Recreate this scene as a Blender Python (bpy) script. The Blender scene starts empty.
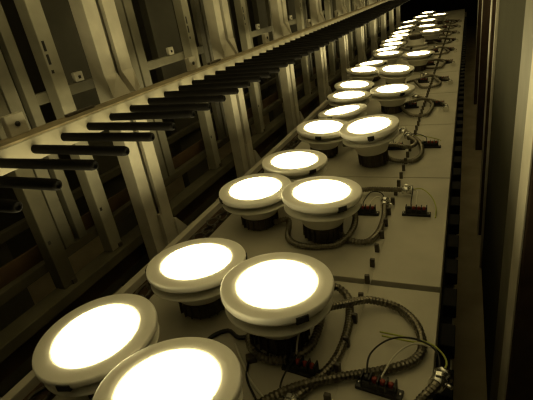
import bpy, bmesh, math, random
from mathutils import Vector, Matrix
random.seed(7)
sc = bpy.context.scene
C = sc.collection
PI = math.pi
ZS = 0.75                       # height of the test shelf above the floor
ORD = ['first', 'second', 'third', 'fourth', 'fifth', 'sixth', 'seventh', 'eighth', 'ninth', 'tenth',
       'eleventh', 'twelfth', 'thirteenth', 'fourteenth', 'fifteenth', 'sixteenth', 'seventeenth', 'eighteenth', 'nineteenth', 'twentieth']

# ------------------------------------------------------------------ materials
def mat(name, col, rough=0.6, metal=0.0, noise=0.0, nscale=30.0, bump=0.0, emit=0.0, spec=0.4):
    m = bpy.data.materials.new(name); m.use_nodes = True
    nt = m.node_tree; b = nt.nodes['Principled BSDF']
    b.inputs['Roughness'].default_value = rough
    b.inputs['Metallic'].default_value = metal
    b.inputs['Specular IOR Level'].default_value = spec
    b.inputs['Base Color'].default_value = (*col, 1)
    if noise or bump:
        tc = nt.nodes.new('ShaderNodeTexCoord')
        n = nt.nodes.new('ShaderNodeTexNoise')
        n.inputs['Scale'].default_value = nscale; n.inputs['Detail'].default_value = 5
        nt.links.new(tc.outputs['Object'], n.inputs['Vector'])
        if noise:
            mp = nt.nodes.new('ShaderNodeMapRange')
            mp.inputs['From Min'].default_value = .3; mp.inputs['From Max'].default_value = .7
            mp.inputs['To Min'].default_value = 1 - noise; mp.inputs['To Max'].default_value = 1 + noise * .4
            nt.links.new(n.outputs['Fac'], mp.inputs['Value'])
            mx = nt.nodes.new('ShaderNodeMix'); mx.data_type = 'RGBA'; mx.blend_type = 'MULTIPLY'
            mx.inputs['Factor'].default_value = 1
            mx.inputs['A'].default_value = (*col, 1)
            nt.links.new(mp.outputs['Result'], mx.inputs['B'])
            nt.links.new(mx.outputs['Result'], b.inputs['Base Color'])
        if bump:
            bp = nt.nodes.new('ShaderNodeBump'); bp.inputs['Strength'].default_value = bump
            bp.inputs['Distance'].default_value = .002
            nt.links.new(n.outputs['Fac'], bp.inputs['Height']); nt.links.new(bp.outputs['Normal'], b.inputs['Normal'])
    if emit:
        b.inputs['Emission Color'].default_value = (1.0, 0.845, 0.40, 1)
        b.inputs['Emission Strength'].default_value = emit
        try: m.cycles.emission_sampling = 'FRONT'
        except Exception: pass
    return m

M = dict(
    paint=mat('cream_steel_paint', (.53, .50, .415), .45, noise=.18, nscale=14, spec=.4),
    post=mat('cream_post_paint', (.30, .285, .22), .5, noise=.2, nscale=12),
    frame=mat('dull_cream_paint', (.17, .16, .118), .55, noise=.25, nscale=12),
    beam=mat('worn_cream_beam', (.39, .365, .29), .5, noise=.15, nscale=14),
    dust=mat('dusty_brown_ledge', (.27, .225, .14), .8, noise=.35, nscale=18),
    board=mat('brown_hardboard', (.085, .048, .020), .8, noise=.35, nscale=9),
    rubber=mat('black_rubber', (.006, .0055, .005), .65, spec=.06),
    panel=mat('white_test_board', (.455, .43, .35), .5, noise=.14, nscale=7, spec=.35),
    stub=mat('dark_grey_stub', (.065, .055, .04), .5),
    low=mat('low_rail_shade_tone', (.10, .09, .058), .7, noise=.3, nscale=10),  # cream paint darkened to stand for weak light low in the rack
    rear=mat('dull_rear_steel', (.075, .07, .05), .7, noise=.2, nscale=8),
    dark=mat('dark_trough_post_shade', (.055, .032, .018), .85, noise=.4, nscale=20),  # trough brown; on the right posts it stands for unlit faces
    trim=mat('white_trim', (.92, .90, .84), .4, spec=.4),
    housing=mat('white_housing', (.72, .70, .62), .45),
    sink=mat('black_heat_sink', (.075, .062, .045), .5, metal=.2),
    clip=mat('black_clip', (.010, .010, .010), .45),
    glow=mat('lit_diffuser', (.9, .9, .85), .5, emit=14.0),
    steel=mat('galvanised_conduit', (.23, .21, .165), .38, metal=1.0, noise=.2, nscale=60),
    chrome=mat('bright_fitting', (.80, .80, .76), .22, metal=1.0),
    block=mat('black_terminal_plastic', (.012, .011, .010), .5),
    red=mat('red_screw_cap', (.20, .022, .010), .5),
    wire_b=mat('black_wire', (.012, .012, .012), .45),
    wire_w=mat('pale_wire', (.62, .60, .50), .45),
    wire_g=mat('green_yellow_wire', (.36, .40, .07), .45),
    floor=mat('concrete_floor', (.42, .36, .24), .75, noise=.25, nscale=5),
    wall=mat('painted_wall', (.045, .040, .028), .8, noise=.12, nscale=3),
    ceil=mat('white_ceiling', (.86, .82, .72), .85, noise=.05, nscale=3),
    green=mat('grey_green_sheet', (.055, .053, .035), .9, noise=.12, nscale=5, spec=.08),
)

# ------------------------------------------------------------------ mesh helpers
def BM(): return bmesh.new()
def box(bm, x0, x1, y0, y1, z0, z1, mi=0):
    vs = [bm.verts.new((x, y, z)) for x in (x0, x1) for y in (y0, y1) for z in (z0, z1)]
    for q in ((0, 1, 3, 2), (4, 6, 7, 5), (0, 4, 5, 1), (2, 3, 7, 6), (0, 2, 6, 4), (1, 5, 7, 3)):
        f = bm.faces.new([vs[i] for i in q]); f.material_index = mi
    return bm
def prism(bm, pts, axis, a, b, mi=0):
    """extrude a 2D outline; axis 'z' uses (x,y), 'y' uses (x,z), 'x' uses (y,z)"""
    def P(p, t):
        return (p[0], p[1], t) if axis == 'z' else ((p[0], t, p[1]) if axis == 'y' else (t, p[0], p[1]))
    A = [bm.verts.new(P(p, a)) for p in pts]; B = [bm.verts.new(P(p, b)) for p in pts]
    n = len(pts)
    for f in (bm.faces.new(A), bm.faces.new(B[::-1])): f.material_index = mi
    for i in range(n):
        f = bm.faces.new((A[i], A[(i + 1) % n], B[(i + 1) % n], B[i])); f.material_index = mi
    return bm
def lathe(bm, prof, n=40, closed=False, smooth=True):
    rings = []
    for r, z in prof:
        if r < 1e-6: rings.append([bm.verts.new((0, 0, z))])
        else: rings.append([bm.verts.new((r * math.cos(2 * PI * k / n), r * math.sin(2 * PI * k / n), z)) for k in range(n)])
    pairs = list(zip(rings, rings[1:])) + ([(rings[-1], rings[0])] if closed else [])
    for a, b in pairs:
        for k in range(n):
            k2 = (k + 1) % n
            q = [a[k % len(a)], a[k2 % len(a)], b[k2 % len(b)], b[k % len(b)]]
            u = []
            for v in q:
                if v not in u: u.append(v)
            if len(u) > 2:
                f = bm.faces.new(u); f.smooth = smooth
    return bm
def spline(pts, step):
    P = [Vector(p) for p in pts]; P = [P[0] * 2 - P[1]] + P + [P[-1] * 2 - P[-2]]
    out = []
    for i in range(1, len(P) - 2):
        a, b, c, d = P[i - 1:i + 3]
        n = max(2, int((c - b).length / step))
        for k in range(n):
            t = k / n
            out.append(.5 * ((2 * b) + (c - a) * t + (2 * a - 5 * b + 4 * c - d) * t * t + (3 * b - a - 3 * c + d) * t ** 3))
    out.append(P[-2]); return out
def tube(bm, path, rad, n=8, ridge=0.0):
    """round tube along a path; ridge > 0 makes every other ring a little larger (flexible metal conduit)"""
    prev = None; rings = []
    for i, p in enumerate(path):
        t = (path[min(i + 1, len(path) - 1)] - path[max(i - 1, 0)]).normalized()
        if prev is None:
            u = t.orthogonal().normalized()
        else:
            u = (prev - t * prev.dot(t)).normalized()
        prev = u; v = t.cross(u)
        r = rad + (ridge if i % 2 else -ridge)
        rings.append([bm.verts.new(p + (u * math.cos(2 * PI * k / n) + v * math.sin(2 * PI * k / n)) * r) for k in range(n)])
    for a, b in zip(rings, rings[1:]):
        for k in range(n):
            f = bm.faces.new((a[k], a[(k + 1) % n], b[(k + 1) % n], b[k])); f.smooth = ridge == 0
    bm.faces.new(rings[0][::-1]); bm.faces.new(rings[-1])
    return bm
def finish(name, bm, mats, parent=None, bevel=0.0):
    bmesh.ops.recalc_face_normals(bm, faces=bm.faces)
    me = bpy.data.meshes.new(name); bm.to_mesh(me); bm.free()
    for m in (mats if isinstance(mats, (list, tuple)) else [mats]): me.materials.append(m)
    o = bpy.data.objects.new(name, me); C.objects.link(o)
    if parent: o.parent = parent
    if bevel:
        b = o.modifiers.new('bevel', 'BEVEL'); b.width = bevel; b.segments = 2; b.limit_method = 'ANGLE'
        b.harden_normals = False
    return o
def thing(name, label, cat, loc, rot=(0, 0, 0), group=None):
    o = bpy.data.objects.new(name, None); C.objects.link(o); o.empty_display_size = .05
    o.location = (loc[0], loc[1], loc[2] + ZS); o.rotation_euler = rot
    return tag(o, label, cat, group)
def tag(o, label, cat, group=None):
    o['label'] = label; o['category'] = cat
    if group: o['group'] = group
    return o
def dup(root, loc, rot=(0, 0, 0), label=None):
    r = root.copy(); C.objects.link(r)
    r.location = (loc[0], loc[1], loc[2] + ZS); r.rotation_euler = rot
    if label: r['label'] = label
    for ch in list(root.children):
        c = ch.copy(); C.objects.link(c); c.parent = r
        for g in list(ch.children):
            d = g.copy(); C.objects.link(d); d.parent = c
    return r
def struct(name, bm, m):
    o = finish(name, bm, m); o['kind'] = 'structure'; return o

# ------------------------------------------------------------------ room
YB, YF, XL, XR, ZC = 13.0, -1.6, -2.6, 0.75, 1.85
bm = BM()
struct('floor', box(bm, XL - .1, XR + .1, YF - .1, YB + .1, -.1, 0), M['floor'])
struct('ceiling', box(BM(), XL - .1, XR + .1, YF - .1, YB + .1, ZC, ZC + .1), M['ceil'])
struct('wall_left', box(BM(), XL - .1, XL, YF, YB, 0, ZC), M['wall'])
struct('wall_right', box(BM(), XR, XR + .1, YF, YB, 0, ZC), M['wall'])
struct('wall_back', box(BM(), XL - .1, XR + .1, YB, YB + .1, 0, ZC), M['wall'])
struct('wall_front', box(BM(), XL - .1, XR + .1, YF - .1, YF, 0, ZC), M['wall'])

# ------------------------------------------------------------------ shelf: carrying frame, boards, peg strips
NP = 14; P0 = .198; PP = .5945; PT = .018          # boards along the run, start, pitch, thickness
YEND = P0 + NP * PP
sf = thing('shelf_frame', 'long cream steel frame carrying the row of white test boards', 'shelf frame', (0, 0, 0))
for x in (-.672, -.070):
    finish('side_rail', box(BM(), x, x + .03, -.4, YEND, -.09, -PT), M['frame'], sf, .002)
for k in range(0, NP + 1, 2):
    y = P0 + k * PP
    finish('cross_bar', box(BM(), -.645, -.070, y - .02, y + .02, -.075, -PT), M['frame'], sf)
    for x in (-.672, -.070):
        finish('leg', box(BM(), x, x + .03, y - .02, y + .02, -ZS, -.09), M['frame'], sf)
finish('flange', box(BM(), -.0405, -.002, -.4, YEND, -.066, -.0493), M['frame'], sf)
gr = thing('guide_rail', 'cream lipped rail along the left side of the boards, dark trough inside it', 'rail', (-.782, 0, 0))
finish('lip', box(BM(), 0, .022, -.4, YEND, -.10, .0), M['paint'], gr, .002)
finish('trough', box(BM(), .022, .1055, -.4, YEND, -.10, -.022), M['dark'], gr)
for k in range(0, NP + 1, 2):
    y = P0 + k * PP
    finish('leg', box(BM(), 0, .03, y - .02, y + .02, -ZS, -.10), M['frame'], gr)

for k in range(NP):
    y0 = P0 + k * PP
    b = box(BM(), -.6745, -.030, y0 + (.0095 if k == 1 else .0022), y0 + PP - (.0095 if k == 0 else .0022), -PT, 0)
    o = finish('test_board', b, M['panel'], None, .0015)
    o.location = (0, 0, ZS)
    tag(o, ('white test board nearest the camera, under the front pairs of downlights' if k == 0 else
            'white test board lying %s along the row counted from the camera' % ORD[k]), 'board', 'white test boards along the shelf')

# black stubs in a line across the boards, and black blocks along their right edge
ps = thing('stub_strip', 'thin black strip with upright stubs running along the boards beside the terminal blocks', 'stub strip', (-.181, 0, 0))
finish('strip', box(BM(), -.006, .006, .2, 6.8, .0, .0012), M['panel'], ps)
st = None
for k in range(96):
    y = .523 + k * .0655 - .131
    if st is None:
        st = finish('stub', box(BM(), -.0055, .0055, -.004, .004, .0, .023), M['stub'], ps, .0015)
        o = st
    else:
        o = st.copy(); C.objects.link(o); o.parent = ps
    o.location = (random.uniform(-.001, .001), y, .0013)
    o.rotation_euler = (0, random.uniform(-.05, .05), random.uniform(-.15, .15))
es = thing('edge_strip', 'black strip of square blocks along the right edge of the boards', 'edge strip', (-.026, 0, -.035))
finish('strip', box(BM(), -.003, .021, -.2, 7.2, -.014, -.0112), M['rubber'], es)
st = None
for k in range(60):
    y = .45 + k * .1145
    if st is None:
        st = finish('edge_block', box(BM(), .0, .026, -.030, .030, -.011, .020), M['rubber'], es, .002); o = st
    else:
        o = st.copy(); C.objects.link(o); o.parent = es
    o.location = (.002, y, 0)

# drive chain lying in the trough at the left of the boards
ch = BM()
for k in range(118):
    y = .25 + k * .046
    c = Vector((-.716 + random.uniform(-.006, .006), y, -.011))
    up = k % 2
    n, rx, ry = 12, .017, .030
    tilt = random.uniform(-.35, .35)
    ring = []
    for i in range(n + 1):
        a = 2 * PI * i / n
        p = Vector((rx * math.cos(a), ry * math.sin(a), .004 * math.sin(2 * a) + (.003 if up else -.003)))
        ring.append(c + Matrix.Rotation(tilt, 3, 'Z') @ p)
    tube(ch, ring, .0038, 6)
o = finish('drive_chain', ch, M['stub']); o.location = (0, 0, ZS)
tag(o, 'dark drive chain lying in the trough beside the left rail of the shelf', 'chain')

# ------------------------------------------------------------------ downlights
R_D, R_T, H_L = .077, .108, .120
def make_downlight():
    t = thing('downlight', 'x', 'downlight', (0, 0, 0), group='lit round downlights standing on the boards')
    b = lathe(BM(), [(0, 0), (.047, 0), (.050, .003), (.050, .034), (.046, .040), (0, .040)], 28, smooth=False)
    for k in range(18):
        a = 2 * PI * k / 18
        q = [Vector((math.cos(a), math.sin(a))) * r + Vector((-math.sin(a), math.cos(a))) * w for r, w in ((.047, -.0012), (.056, -.0012), (.056, .0012), (.047, .0012))]
        prism(b, [tuple(p) for p in q], 'z', .004, .034)
    finish('heat_sink', b, M['sink'], t)
    finish('housing', lathe(BM(), [(.040, .038), (.056, .040), (.060, .048), (.072, .076), (.080, .096), (.088, .105), (.088, .110), (.060, .110)], 44), M['housing'], t)
    finish('mounting_ring', lathe(BM(), [(.0745, .0830), (.1025, .0815), (.1045, .0835), (.1025, .0855), (.0770, .0870)], 44, closed=True), M['housing'], t)
    finish('trim', lathe(BM(), [(.0730, .1125), (.0733, .1170), (.080, .1180), (.1045, .1188), (.1070, .1178), (.1080, .1150), (.1080, .1080),
                                (.1060, .1045), (.100, .1035), (.088, .1055), (.086, .1100)], 64, closed=True), M['trim'], t)
    finish('diffuser', lathe(BM(), [(.0730, .1172), (.0728, .1194), (.066, .1206), (.045, .1218), (.0, .1224)], 40), M['glow'], t)
    for a in (-PI / 4, 3 * PI / 4):
        b = box(BM(), .0985, .1100, -.0115, .0115, .1035, .1150)
        box(b, .084, .1020, -.008, .008, .0985, .1035)
        for v in b.verts: v.co = Matrix.Rotation(a, 4, 'Z') @ v.co
        finish('spring_clip', b, M['clip'], t)
    return t
# x, y, tilt (normal x, normal y), turn, label
LAMPS = [
 (-.301, .582, .045, .030, 0.00, 'lit downlight on the nearest board with a silver conduit coupling at its right rim'),
 (-.364, .323, -.018, .100, 2.20, 'lit downlight cut off by the bottom edge of the picture'),
 (-.578, .398, -.015, -.035, 2.60, 'lit downlight nearest the bottom left corner, seen whole'),
 (-.515, .640, .017, .070, 1.25, 'lit downlight at the foot of the large nearest wide post'),
 (-.330, .977, .050, .025, 0.00, 'lit downlight in the second pair, right one, conduit loop beside it'),
 (-.544, 1.020, .025, -.010, 1.60, 'lit downlight in the second pair, left one'),
 (-.500, 1.241, .055, .015, 0.10, 'lit downlight standing alone behind the second pair'),
 (-.305, 1.501, -.071, -.075, -.55, 'lit downlight in the third pair, right one, tall and tipped to the left'),
 (-.503, 1.602, .080, -.020, -.70, 'lit downlight in the third pair, left one, its rim under the tall tipped one'),
 (-.488, 1.843, -.090, .035, 2.10, 'lit downlight tipped to the left just behind the third pair'),
 (-.525, 2.142, .045, .020, 1.20, 'lit downlight in the left row, nearer of two left of the coiled conduits'),
 (-.326, 2.226, .015, -.008, -.20, 'lit downlight in the right row on the fourth board from the camera'),
 (-.551, 2.385, .080, -.015, .60, 'lit downlight in the left row, farther of two left of the coiled conduits'),
 (-.380, 2.763, .075, -.060, .30, 'lit downlight in the right row on the fifth board from the camera'),
 (-.588, 2.832, .090, -.005, 1.00, 'lit downlight in the left row beside the fifth board right one'),
 (-.583, 3.068, -.030, .035, .40, 'lit downlight in the left row, a thin ellipse behind the fifth board pair'),
 (-.300, 3.305, .010, .000, .20, 'lit downlight in the right row, nearest one before the overturned downlight'),
 (-.529, 3.455, .020, .000, 1.10, 'lit downlight at the left on the sixth board from the camera'),
 (-.575, 3.690, -.060, .015, .50, 'lit downlight, a tilted thin ellipse behind the sixth board left one'),
 (-.566, 3.986, .010, .010, .80, 'lit downlight in the left row, last one nearer than the overturned downlight'),
 (-.600, 4.265, -.050, .000, .10, 'lit downlight in the left row, level with the overturned downlight'),
 (-.580, 4.560, .010, .010, .90, 'lit downlight in the left row, first one beyond the overturned downlight'),
 (-.303, 4.663, .010, .020, .70, 'lit downlight in the right row, first beyond the overturned downlight'),
 (-.606, 4.860, -.050, .000, .20, 'lit downlight in the left row, third from its far end'),
 (-.383, 5.194, .010, .000, 1.09, 'lit downlight in the right row, second beyond the overturned downlight'),
 (-.615, 5.331, -.070, .020, .60, 'lit downlight in the left row, second from its far end'),
 (-.420, 5.844, .020, .000, .00, 'lit downlight in the right row, third beyond the overturned downlight'),
 (-.640, 5.959, -.060, .030, .90, 'lit downlight at the far end of the left row'),
 (-.325, 6.473, .010, .020, .50, 'lit downlight, thin bright sliver at the right near the dark end'),
 (-.550, 6.526, .010, .000, .30, 'second farthest lit downlight, before the topmost one'),
 (-.511, 7.109, .010, .000, .10, 'farthest lit downlight, topmost in the picture'),
]
def tilt_rot(nx, ny, turn):
    n = Vector((nx, ny, 1)).normalized()
    q = Vector((0, 0, 1)).rotation_difference(n)
    return (q.to_matrix() @ Matrix.Rotation(turn, 3, 'Z')).to_euler()
lamp = make_downlight()
TALL = {0: 1.13, 1: 1.15, 4: 1.13, 7: 1.25}
for i, (x, y, nx, ny, tr, lab) in enumerate(LAMPS):
    zs = TALL.get(i, 1.0)
    n = Vector((nx, ny, 1)).normalized()
    lift = .050 * math.hypot(n.x, n.y) + .0002
    base = Vector((x, y, H_L * zs)) - n * H_L * zs                     # where the axis meets the board
    rot = tilt_rot(nx, ny, tr)
    loc = (base.x, base.y, lift)
    if i == 0:
        lamp.location = (loc[0], loc[1], loc[2] + ZS); lamp.rotation_euler = rot; lamp['label'] = lab; lamp.scale = (.97, .97, zs)
    else:
        dup(lamp, loc, rot, lab).scale = (.97 if zs > 1 else 1, .97 if zs > 1 else 1, zs)
# the one lying face down: dark sink upward
dn = dup(lamp, (-.425, 4.42, .1245), (PI, 0, .5), 'overturned downlight lying face down among the lit ones, dark heat sink upward')
dn.scale = (1, 1, 1)
off = finish('x', lathe(BM(), [(.0730, .1172), (.0728, .1194), (.066, .1206), (.045, .1218), (.0, .1224)], 40), mat('unlit_diffuser', (.8, .8, .75), .5))
offm = off.data; bpy.data.objects.remove(off)
for c in dn.children:
    if c.name.startswith('diffuser'): c.data = offm

# ------------------------------------------------------------------ terminal blocks
def make_block():
    t = thing('terminal_block', 'x', 'terminal block', (0, 0, 0), group='black terminal blocks on the boards')
    b = box(BM(), -.038, .038, -.010, .010, 0, .007)
    box(b, -.028, .028, -.008, .008, .007, .019)
    for k in range(5): box(b, -.0285 + k * .0135, -.0255 + k * .0135, -.009, .009, .007, .029)
    finish('base', b, M['block'], t, .0008)
    for k in range(4):
        x = -.0202 + k * .0135
        finish('screw_cap', moved(lathe(BM(), [(.0045, .0185), (.0045, .0255), (.003, .0265), (0, .0265)], 10), x, 0), M['red'] if k else M['block'], t)
    for x in (-.034, .034):
        finish('mounting_screw', moved(lathe(BM(), [(.0026, .006), (.0026, .0085), (0, .009)], 8), x, 0), M['chrome'], t)
    return t
def moved(bm, x, y, z=0):
    for v in bm.verts: v.co += Vector((x, y, z))
    return bm
BLOCKS = [(-.109, .505, -.12), (-.243, .511, -.10), (-.109, 1.122, 0.0), (-.248, 1.112, .03), (-.110, 1.681, .02), (-.238, 1.664, .03)]
for k in range(3, 11): BLOCKS += [(-.112 + random.uniform(-.006, .006), .54 + k * .5945 - .03, random.uniform(-.05, .05)),
                                 (-.240 + random.uniform(-.006, .006), .53 + k * .5945 - .03, random.uniform(-.05, .05))]
blk = make_block()
for i, (x, y, r) in enumerate(BLOCKS):
    side = 'right' if i % 2 == 0 else 'left'
    lab = 'black terminal block with red screw tops, %s one on the %s board' % (side, ORD[i // 2])
    if i == 0:
        blk.location = (x, y, ZS); blk.rotation_euler = (0, 0, r); blk['label'] = lab
    else: dup(blk, (x, y, 0), (0, 0, r), lab)

# ------------------------------------------------------------------ flexible conduits with couplings and wires
def coupling(parent, p, d, size=1.0):
    d = Vector(d).normalized(); p = Vector(p)
    b = tube(BM(), [p - d * .012 * size, p + d * .014 * size], .0125 * size, 12)
    tube(b, [p + d * .014 * size, p + d * .020 * size], .0155 * size, 6)
    side = d.cross(Vector((0, 0, 1))).normalized()
    tube(b, [p + side * .012 * size, p + side * .022 * size], .0035 * size, 8)
    c = finish('coupling', b, M['chrome'], parent)
    finish('locking_screw', box(BM(), p.x - .004, p.x + .004, p.y - .004, p.y + .004, p.z + .011 * size, p.z + .018 * size), M['chrome'], c)
    return c
def conduit(label, pts, end, wires, rad=.0076, step=.0036, loc=(0, 0, 0), fit=1.0):
    t = thing('flexible_conduit', label, 'conduit', loc, group='flexible metal conduits')
    finish('hose', tube(BM(), spline(pts, step), rad, 10, .0010), M['steel'], t)
    coupling(t, pts[end], Vector(pts[end]) - Vector(pts[end + 1 if end == 0 else end - 1]), fit)
    for m, wp in wires:
        finish('wire', tube(BM(), spline(wp, .006), .0017, 6), M[m], t)
    return t
zc = .0105
conduit('silver flexible conduit in a wide loop over the right of the nearest board',
        [(-.236, .624, .050), (-.218, .645, .044), (-.199, .666, .036), (-.180, .689, .028), (-.157, .706, .020), (-.106, .706, zc), (-.068, .668, zc), (-.051, .614, zc), (-.060, .576, zc),
         (-.094, .548, zc), (-.146, .521, zc), (-.206, .485, zc + .006), (-.253, .451, zc + .006), (-.292, .415, zc), (-.318, .380, zc)], 0,
        [('wire_w', [(-.246, .612, .050), (-.258, .580, .050), (-.258, .545, .045), (-.255, .514, .020)]),
         ('wire_b', [(-.246, .612, .050), (-.272, .590, .048), (-.272, .550, .040), (-.262, .514, .020)])])
conduit('flexible conduit curving down the nearest board along the line of stubs',
        [(-.305 + .066 * math.cos(a), .577 + .066 * math.sin(a), zc + .002 * (a - 2.9)) for a in (2.9, 3.4, 3.9, 4.4, 4.9, 5.4, 5.9, 6.4)] + [(-.243, .640, .022), (-.256, .700, .024), (-.240, .735, .020), (-.212, .722, zc), (-.195, .673, zc), (-.187, .610, zc), (-.191, .543, zc), (-.209, .494, zc), (-.228, .457, zc), (-.238, .436, zc)], 17,
        [('wire_b', [(-.240, .430, .012), (-.262, .455, .02), (-.258, .500, .028), (-.250, .517, .020)])])
conduit('flexible conduit at the bottom edge, green wire curling from its coupling',
        [(-.020, .530, .020), (-.026, .514, .022), (-.040, .490, .022), (-.060, .455, .018), (-.110, .395, zc), (-.20, .33, zc), (-.30, .30, zc)], 0,
        [('wire_g', [(-.018, .538, .022), (-.010, .570, .026), (-.036, .605, .024), (-.090, .617, .020), (-.127, .626, .014)]),
         ('wire_g', [(-.036, .603, .024), (-.080, .606, .022), (-.122, .619, .012)]),
         ('wire_b', [(-.018, .538, .022), (-.026, .584, .030), (-.062, .601, .034), (-.103, .588, .036), (-.130, .550, .032), (-.130, .512, .020)]),
         ('wire_w', [(-.030, .590, .030), (-.062, .598, .026), (-.090, .565, .026), (-.108, .510, .020)])])
LP6 = [(-.305, 1.080, .030), (-.302, 1.030, .016), (-.284, .970, zc), (-.247, .943, zc), (-.210, .948, zc), (-.192, 1.0, zc), (-.191, 1.085, zc), (-.199, 1.150, .016)]
W6 = [('wire_b', [(-.200, 1.160, .018), (-.215, 1.195, .03), (-.245, 1.190, .035), (-.258, 1.140, .028), (-.256, 1.120, .020)]),
      ('wire_w', [(-.200, 1.160, .018), (-.222, 1.170, .03), (-.236, 1.140, .03), (-.241, 1.119, .020)])]
conduit('tightly looped flexible conduit in front of the left terminal block, second board', LP6, 7, W6)
LP5 = [(-.492, 1.000, .020), (-.462, 1.030, .014), (-.445, .995, zc), (-.425, .935, zc), (-.385, .905, zc), (-.335, .903, zc), (-.280, .925, .012), (-.255, .985, .026), (-.268, 1.060, .034), (-.310, 1.130, .028), (-.318, 1.205, .022), (-.262, 1.243, .020), (-.200, 1.244, .020), (-.150, 1.244, .020)]
W5 = [('wire_b', [(-.138, 1.246, .020), (-.128, 1.225, .034), (-.126, 1.160, .030), (-.124, 1.128, .020)]),
      ('wire_w', [(-.138, 1.246, .020), (-.115, 1.215, .030), (-.112, 1.160, .028), (-.110, 1.128, .020)]),
      ('wire_g', [(-.138, 1.246, .020), (-.105, 1.250, .022), (-.073, 1.205, .016), (-.059, 1.148, .010), (-.058, 1.100, .006)])]
conduit('flexible conduit wrapped round a lamp base, then crossing the second board', LP5, 13, W5)
LP9 = [(-.280, 1.610, .030), (-.262, 1.560, .016), (-.225, 1.520, zc), (-.163, 1.512, zc), (-.135, 1.585, zc), (-.150, 1.700, .014), (-.205, 1.800, .022), (-.225, 1.812, .024)]
W9 = [('wire_b', [(-.232, 1.806, .024), (-.255, 1.780, .040), (-.250, 1.700, .040), (-.245, 1.668, .020)]),
      ('wire_w', [(-.232, 1.806, .024), (-.215, 1.830, .040), (-.222, 1.720, .036), (-.236, 1.668, .020)])]
conduit('flexible conduit looping round the left terminal block on the third board', LP9, 7, W9)
LP8 = [(-.440, 1.640, .030), (-.380, 1.700, .016), (-.300, 1.690, .012), (-.230, 1.630, .030), (-.180, 1.600, .032), (-.160, 1.655, .030), (-.195, 1.730, .030)]
W8 = [('wire_b', [(-.200, 1.742, .032), (-.170, 1.750, .035), (-.130, 1.720, .030), (-.124, 1.685, .020)]),
      ('wire_g', [(-.200, 1.742, .032), (-.150, 1.760, .022), (-.100, 1.755, .012), (-.075, 1.745, .006)])]
conduit('flexible conduit lying between the two terminal blocks of the third board', LP8, 6, W8)
# farther boards: the same kinds of loop, laid out anew on each
for k in range(3, 11):
    dy = (k - 2) * .5945; j = lambda s=.012: random.uniform(-s, s)
    A = [(x + j() if 0 < i else x, y + dy + j(.02), z + .002) for i, (x, y, z) in enumerate(LP9)]
    conduit('flexible conduit looping beside the left terminal block on the %s board' % ORD[k], A, 7,
            [('wire_b', [(A[7][0], A[7][1], .026), (-.255, 1.78 + dy, .04), (-.245, 1.66 + dy, .022)])], step=.005)
    B = [(-.32 + j(), 2.06 + dy - .5945 + .18, .020), (-.25 + j(), 2.30 + dy - .5945, .026), (-.190, 2.32 + dy - .5945 + j(), .032),
         (-.130 + j(), 2.31 + dy - .5945, .020), (-.085 + j(), 2.25 + dy - .5945, .014), (-.075, 2.20 + dy - .5945 + j(), .012)]
    conduit('flexible conduit reaching over to the right terminal block on the %s board' % ORD[k], B, 5,
            [('wire_b', [(-.075, 2.19 + dy - .5945, .014), (-.090, 2.24 + dy - .5945, .03), (-.112, 1.69 + dy, .022)])], step=.005)
# loose leads beside the two nearest lamps
ld = thing('connector_lead', 'dark push connector with two thin leads between the front downlights', 'connector', (-.344, .511, 0), (0, 0, .5))
finish('plug', box(BM(), -.010, .010, -.0075, .0075, 0, .014), M['stub'], ld, .002)
def local(o, pts):
    inv = Matrix.LocRotScale(o.location - Vector((0, 0, ZS)), o.rotation_euler, None).inverted()
    return [inv @ Vector(p) for p in pts]
finish('wire', tube(BM(), spline(local(ld, [(-.394, .540, .004), (-.368, .512, .004), (-.326, .467, .004), (-.290, .440, .004), (-.275, .430, .004)]), .006), .0022, 6), M['wire_w'], ld)
finish('wire', tube(BM(), spline(local(ld, [(-.347, .505, .006), (-.335, .470, .004), (-.305, .437, .004), (-.275, .41, .004)]), .006), .0022, 6), M['wire_b'], ld)
cd = thing('power_cord', 'black cord trailing left from the base of the right front downlight', 'cord', (-.36, .57, 0))
finish('cord', tube(BM(), spline(local(cd, [(-.352, .570, .012), (-.392, .556, .006), (-.425, .570, .005), (-.452, .540, .005), (-.445, .490, .005), (-.47, .44, .005)]), .008), .0045, 8), M['wire_b'], cd)

# ------------------------------------------------------------------ left rack: peg rail
pr = thing('peg_rail', 'long cream rail with a comb of black pegs and a dusty brown ledge', 'peg rail', (-.78, 0, .383))
finish('beam', box(BM(), -.030, 0, -.3, 7.6, 0, .046), M['beam'], pr, .002)
finish('ledge', box(BM(), -.055, -.0005, -.3, 7.6, .046, .0505), M['dust'], pr)
pg = None
for k in range(66):
    y = .643 + (k - 4) * .0762
    if pg is None:
        b = BM()
        n = 12
        prof = [(0, -.004), (.0093, -.004), (.0093, .226), (.0080, .232), (.0055, .234), (.0045, .231), (0, .231)]
        lathe(b, prof, 12)
        for v in b.verts: v.co = Vector((v.co.z, v.co.y, -v.co.x))
        pg = finish('peg', b, M['rubber'], pr); o = pg
    else:
        o = pg.copy(); C.objects.link(o); o.parent = pr
    o.location = (0, y, .0225); o.rotation_euler = (0, random.uniform(.012, .035), random.uniform(-.012, .012))

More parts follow.
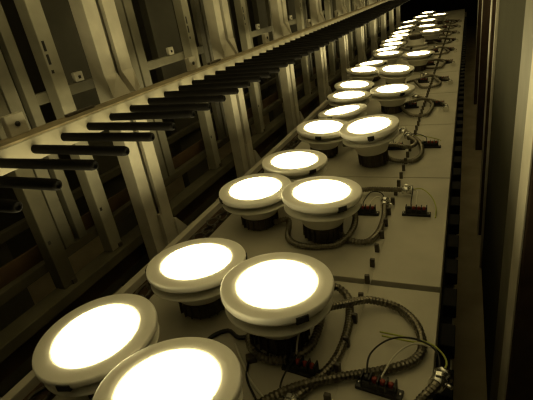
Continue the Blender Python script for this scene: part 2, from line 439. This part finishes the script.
# ------------------------------------------------------------------ left rack: posts and frames
BP = .643                                               # bay pitch
XP = -.855                                              # front of the wide posts
def make_wide_post():
    t = thing('wide_post', 'x', 'post', (0, 0, 0), group='wide cream posts of the left rack')
    w, d, l, th = .116, .042, .047, .004                # lipped channel, its slot towards the boards
    out = [(0, 0), (0, l), (-.012, l), (-.012, l - th), (-th, l - th), (-th, th), (-d + th, th), (-d + th, w - th), (-th, w - th),
           (-th, w - l + th), (-.012, w - l + th), (-.012, w - l), (0, w - l), (0, w), (-d, w), (-d, 0)]
    b = prism(BM(), out, 'z', -ZS, 1.09)
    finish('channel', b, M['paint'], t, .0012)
    g = BM()                                            # foot: flared cheek plates each side of the slot
    prism(g, [(l - .004, .06), (l + .004, .06), (l + .050, -.05), (l + .050, -.10), (l - .004, -.10)], 'x', 0.0005, .014)
    prism(g, [(w - .004, .01), (w + .004, .01), (w + .060, -.06), (w + .060, -.10), (w - .004, -.10)], 'x', -.012, .008)
    finish('foot_gusset', g, M['paint'], t, .001)
    g = BM()                                            # cheeks above the ledge
    for y0, y1, yi in ((0, l, l), (w - l, w, w - l)):
        vs = [g.verts.new(p) for p in ((.0005, y0, .4345), (.0005, y1, .4345), (.030 if yi == y1 else .010, y1, .4345),
                                       (.030 if yi == y0 else .010, y0, .4345), (.0005, y0, .492), (.0005, y1, .492))]
        for q in ((0, 1, 2, 3), (3, 2, 5, 4), (0, 3, 4), (1, 5, 2), (0, 4, 5, 1)): g.faces.new([vs[i] for i in q])
    finish('ledge_gusset', g, M['paint'], t)
    return t
def make_slot_post():
    t = thing('slotted_post', 'x', 'post', (0, 0, 0), group='narrow slotted posts of the left rack')
    b = box(BM(), -.035, 0, 0, .043, .0112, 1.09)
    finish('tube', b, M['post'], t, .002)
    for z, h in ((.574, .024), (.543, .024), (.522, .008), (.142, .010)):
        finish('slot', box(BM(), -.002, .0006, .006, .0135, z, z + h), M['clip'], t)
    b = box(BM(), .0, .006, .026, .038, .0112, .024); 
    finish('foot_bracket', b, M['sink'], t)
    return t
wp = make_wide_post(); sp = make_slot_post()
for k in range(-1, 10):
    y = .888 + k * BP
    lab = ('wide cream channel post of the left rack, ' + ('nearest the camera, bottom left' if k < 0 else
           ('the large one behind the left front downlight' if k == 0 else '%s behind the large nearest one' % ORD[k - 1])))
    if k == -1:
        continue
    if k == 0:
        wp.location = (XP, y, ZS); wp['label'] = lab
    else: dup(wp, (XP, y, 0), label=lab)
SLOT = [(.783, 'narrow cream post with slots just left of the large nearest wide post'),
        (.600, 'narrow cream post darkened for shade at the far left, under the pegs nearest the camera'),
        (1.420, 'narrow cream post with slots just before the second wide post'),
        (1.897, 'narrow cream post close behind the second wide post')]
SLOT += [(2.70 + j * BP, 'narrow cream post standing just before the %s wide post' % ORD[3 + j]) for j in range(7)]
for i, (y, lab) in enumerate(SLOT):
    if i == 0: sp.location = (-.92, y, ZS); sp['label'] = lab
    else:
        d_ = dup(sp, (-.92, y, 0), label=lab)
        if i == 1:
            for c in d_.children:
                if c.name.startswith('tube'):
                    c.data = c.data.copy(); c.data.materials[0] = M['low']  # shade on the near-left post put into its colour

# frames behind the posts, one per bay
def make_frame(y, stiles, r0, r1, plate, lab):
    fr = thing('rack_frame', lab, 'frame', (-.9555, y, 0), group='inner frames of the left rack')
    for y0, y1 in stiles:
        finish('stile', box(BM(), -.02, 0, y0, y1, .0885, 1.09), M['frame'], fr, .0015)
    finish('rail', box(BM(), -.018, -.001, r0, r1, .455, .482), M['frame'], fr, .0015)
    bp_ = finish('bolt_plate', box(BM(), -.016, -.004, plate - .015, plate + .015, .482, .508), M['paint'], fr, .002)
    finish('bolt', box(BM(), -.006, -.002, plate - .004, plate + .004, .490, .498), M['clip'], bp_)
    return fr
make_frame(.672, ((.0, .034), (.050, .078)), .078, .30, .234, 'inner cream frame of the left rack at the left edge of the picture')
f0 = make_frame(1.117, ((.0, .036), (.044, .083), (.451, .483), (.495, .528)), .083, .451, .236, 'inner cream frame between the two nearest wide posts')
make_frame(2.000, ((.0, .036), (.30, .34)), .036, .30, .14, 'inner cream frame between the second and third wide posts')
for j in range(6):
    dup(f0, (-.9555, 2.40 + j * BP, 0), label='inner cream frame in the bay after the %s wide post' % ORD[2 + j])
# small plates on the ledge
bp = None
for k, y in enumerate((.580, 1.262, 1.905, 2.55, 3.19, 3.83)):
    lab = 'small pale bracket with a bolt hole on the ledge, %s one from the left' % ORD[k]
    if bp is None:
        bp = thing('ledge_bracket', lab, 'bracket', (-.825, y, .4335), group='small bolt brackets on the ledge')
        finish('plate', box(BM(), -.012, .004, -.022, .022, 0, .042), M['paint'], bp, .002)
        finish('bolt', lathe(BM(), [(.0055, 0), (.0055, .003), (0, .0035)], 10), M['clip'], bp).matrix_local = Matrix.Translation((.004, 0, .022)) @ Matrix.Rotation(PI / 2, 4, 'Y')
    else: dup(bp, (-.825, y, .4335), label=lab)

fb = None
for k, (y, lab) in enumerate(((.745, 'dark flat bar lying on the ledge just left of the large nearest wide post'), (1.40, 'dark flat bar lying on the ledge just left of the second wide post'))):
    if fb is None:
        fb = finish('flat_bar', box(BM(), -.006, .006, -.045, .045, 0, .006), M['stub'], None, .001)
        tag(fb, lab, 'bar', 'flat bars on the ledge'); o = fb
    else:
        o = fb.copy(); C.objects.link(o); o['label'] = lab
    o.location = (-.822, y, ZS + .4336); o.rotation_euler = (0, 0, .06)

# lower rails behind the posts with brown boards
def rail(label, x, z, h, d=.03, m='low'):
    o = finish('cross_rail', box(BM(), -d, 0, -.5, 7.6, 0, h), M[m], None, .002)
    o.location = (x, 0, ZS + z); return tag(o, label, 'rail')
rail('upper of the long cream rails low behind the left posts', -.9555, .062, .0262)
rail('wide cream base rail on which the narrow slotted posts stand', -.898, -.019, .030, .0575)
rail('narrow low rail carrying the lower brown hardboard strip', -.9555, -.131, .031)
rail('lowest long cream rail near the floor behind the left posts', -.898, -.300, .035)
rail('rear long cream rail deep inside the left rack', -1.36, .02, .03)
def hboard(label, x, z, h):
    o = finish('brown_strip', box(BM(), -.008, 0, -.5, 7.6, 0, h), M['board'])
    o.location = (x, 0, ZS + z); return tag(o, label, 'board')
hboard('brown hardboard strip above the upper low rail of the left rack', -.9770, .0884, .042)
hboard('brown hardboard strip under the middle low rail of the left rack', -.9557, -.100, .100)
# rear posts deep inside the rack
rp = None
for k in range(-1, 9):
    y = 1.202 + k * BP
    lab = 'dim rear post deep inside the left rack, ' + ('leftmost in view' if k < 0 else '%s from the left' % ORD[k + 1])
    if rp is None:
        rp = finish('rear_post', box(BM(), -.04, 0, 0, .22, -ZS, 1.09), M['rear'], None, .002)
        rp.location = (-1.392, y, ZS); tag(rp, lab, 'post', 'rear posts of the left rack')
    else:
        o = rp.copy(); C.objects.link(o); o.location = (-1.392, y, ZS); o['label'] = lab

# ------------------------------------------------------------------ right side: posts and sheet panel
for k, (y, lab) in enumerate(((.742, 'tall post darkened as shade, lit left face pale, at the right edge, nearest the camera'), (2.32, 'second tall shade-darkened post on the right, just past the grey green sheet'),
                              (3.70, 'third tall shade-darkened post on the right, thin sliver beside the second'), (5.15, 'fourth tall shade-darkened post on the right, farthest from the camera'))):
    if k == 0:
        rpost = thing('right_post', lab, 'post', (.1, y, 0), group='tall posts along the right side')
        finish('unlit_body', box(BM(), .0035, .06, 0, .10, -ZS, 1.09), M['dark'], rpost, .003)  # dark colour stands in for shade on the sides away from the lamps
        finish('lit_face', box(BM(), 0, .0035, .001, .10, -ZS, 1.09), M['paint'], rpost, .001)  # pale plate added as the side that catches the lamps
    else:
        dup(rpost, (.1, y, 0), label=lab)
jb = thing('jamb', 'tall narrow cream strip between the near right post and the grey green sheet', 'strip', (.104, .845, -ZS))
finish('strip', box(BM(), 0, .03, 0, .20, 0, ZS + 1.09), M['frame'], jb, .004)
gp = thing('sheet_panel', 'tall grey green sheet metal panel between the first two right posts', 'panel', (.112, 1.05, -ZS))
finish('sheet', box(BM(), 0, .012, 0, .95, 0, ZS + 1.08), M['green'], gp)
finish('edge_trim', box(BM(), -.010, .012, .95, .966, 0, ZS + 1.09), M['paint'], gp, .002)

# ------------------------------------------------------------------ camera
cam = bpy.data.cameras.new('camera'); co = bpy.data.objects.new('camera', cam); C.objects.link(co)
R = Matrix(((0.91137138, -0.03576158, 0.41002843), (0.38291194, 0.43899404, -0.81281159), (-0.15093261, 0.897778, 0.41378014)))
co.matrix_world = Matrix.Translation((0, 0, .6 + ZS)) @ R.to_4x4()
cam.sensor_width = 36; cam.lens = 36 * 429 / 533; cam.clip_start = .01; cam.clip_end = 50
sc.camera = co

w = bpy.data.worlds.new('world'); sc.world = w; w.use_nodes = True
w.node_tree.nodes['Background'].inputs['Color'].default_value = (0, 0, 0, 1)
w.node_tree.nodes['Background'].inputs['Strength'].default_value = 0
sc.view_settings.view_transform = 'Standard'; sc.view_settings.look = 'None'
sc.view_settings.gamma = 1; sc.view_settings.use_curve_mapping = False
sc.view_settings.exposure = 0.36
sc.cycles.filter_width = 1.3
sc.cycles.max_bounces = 8; sc.cycles.diffuse_bounces = 6
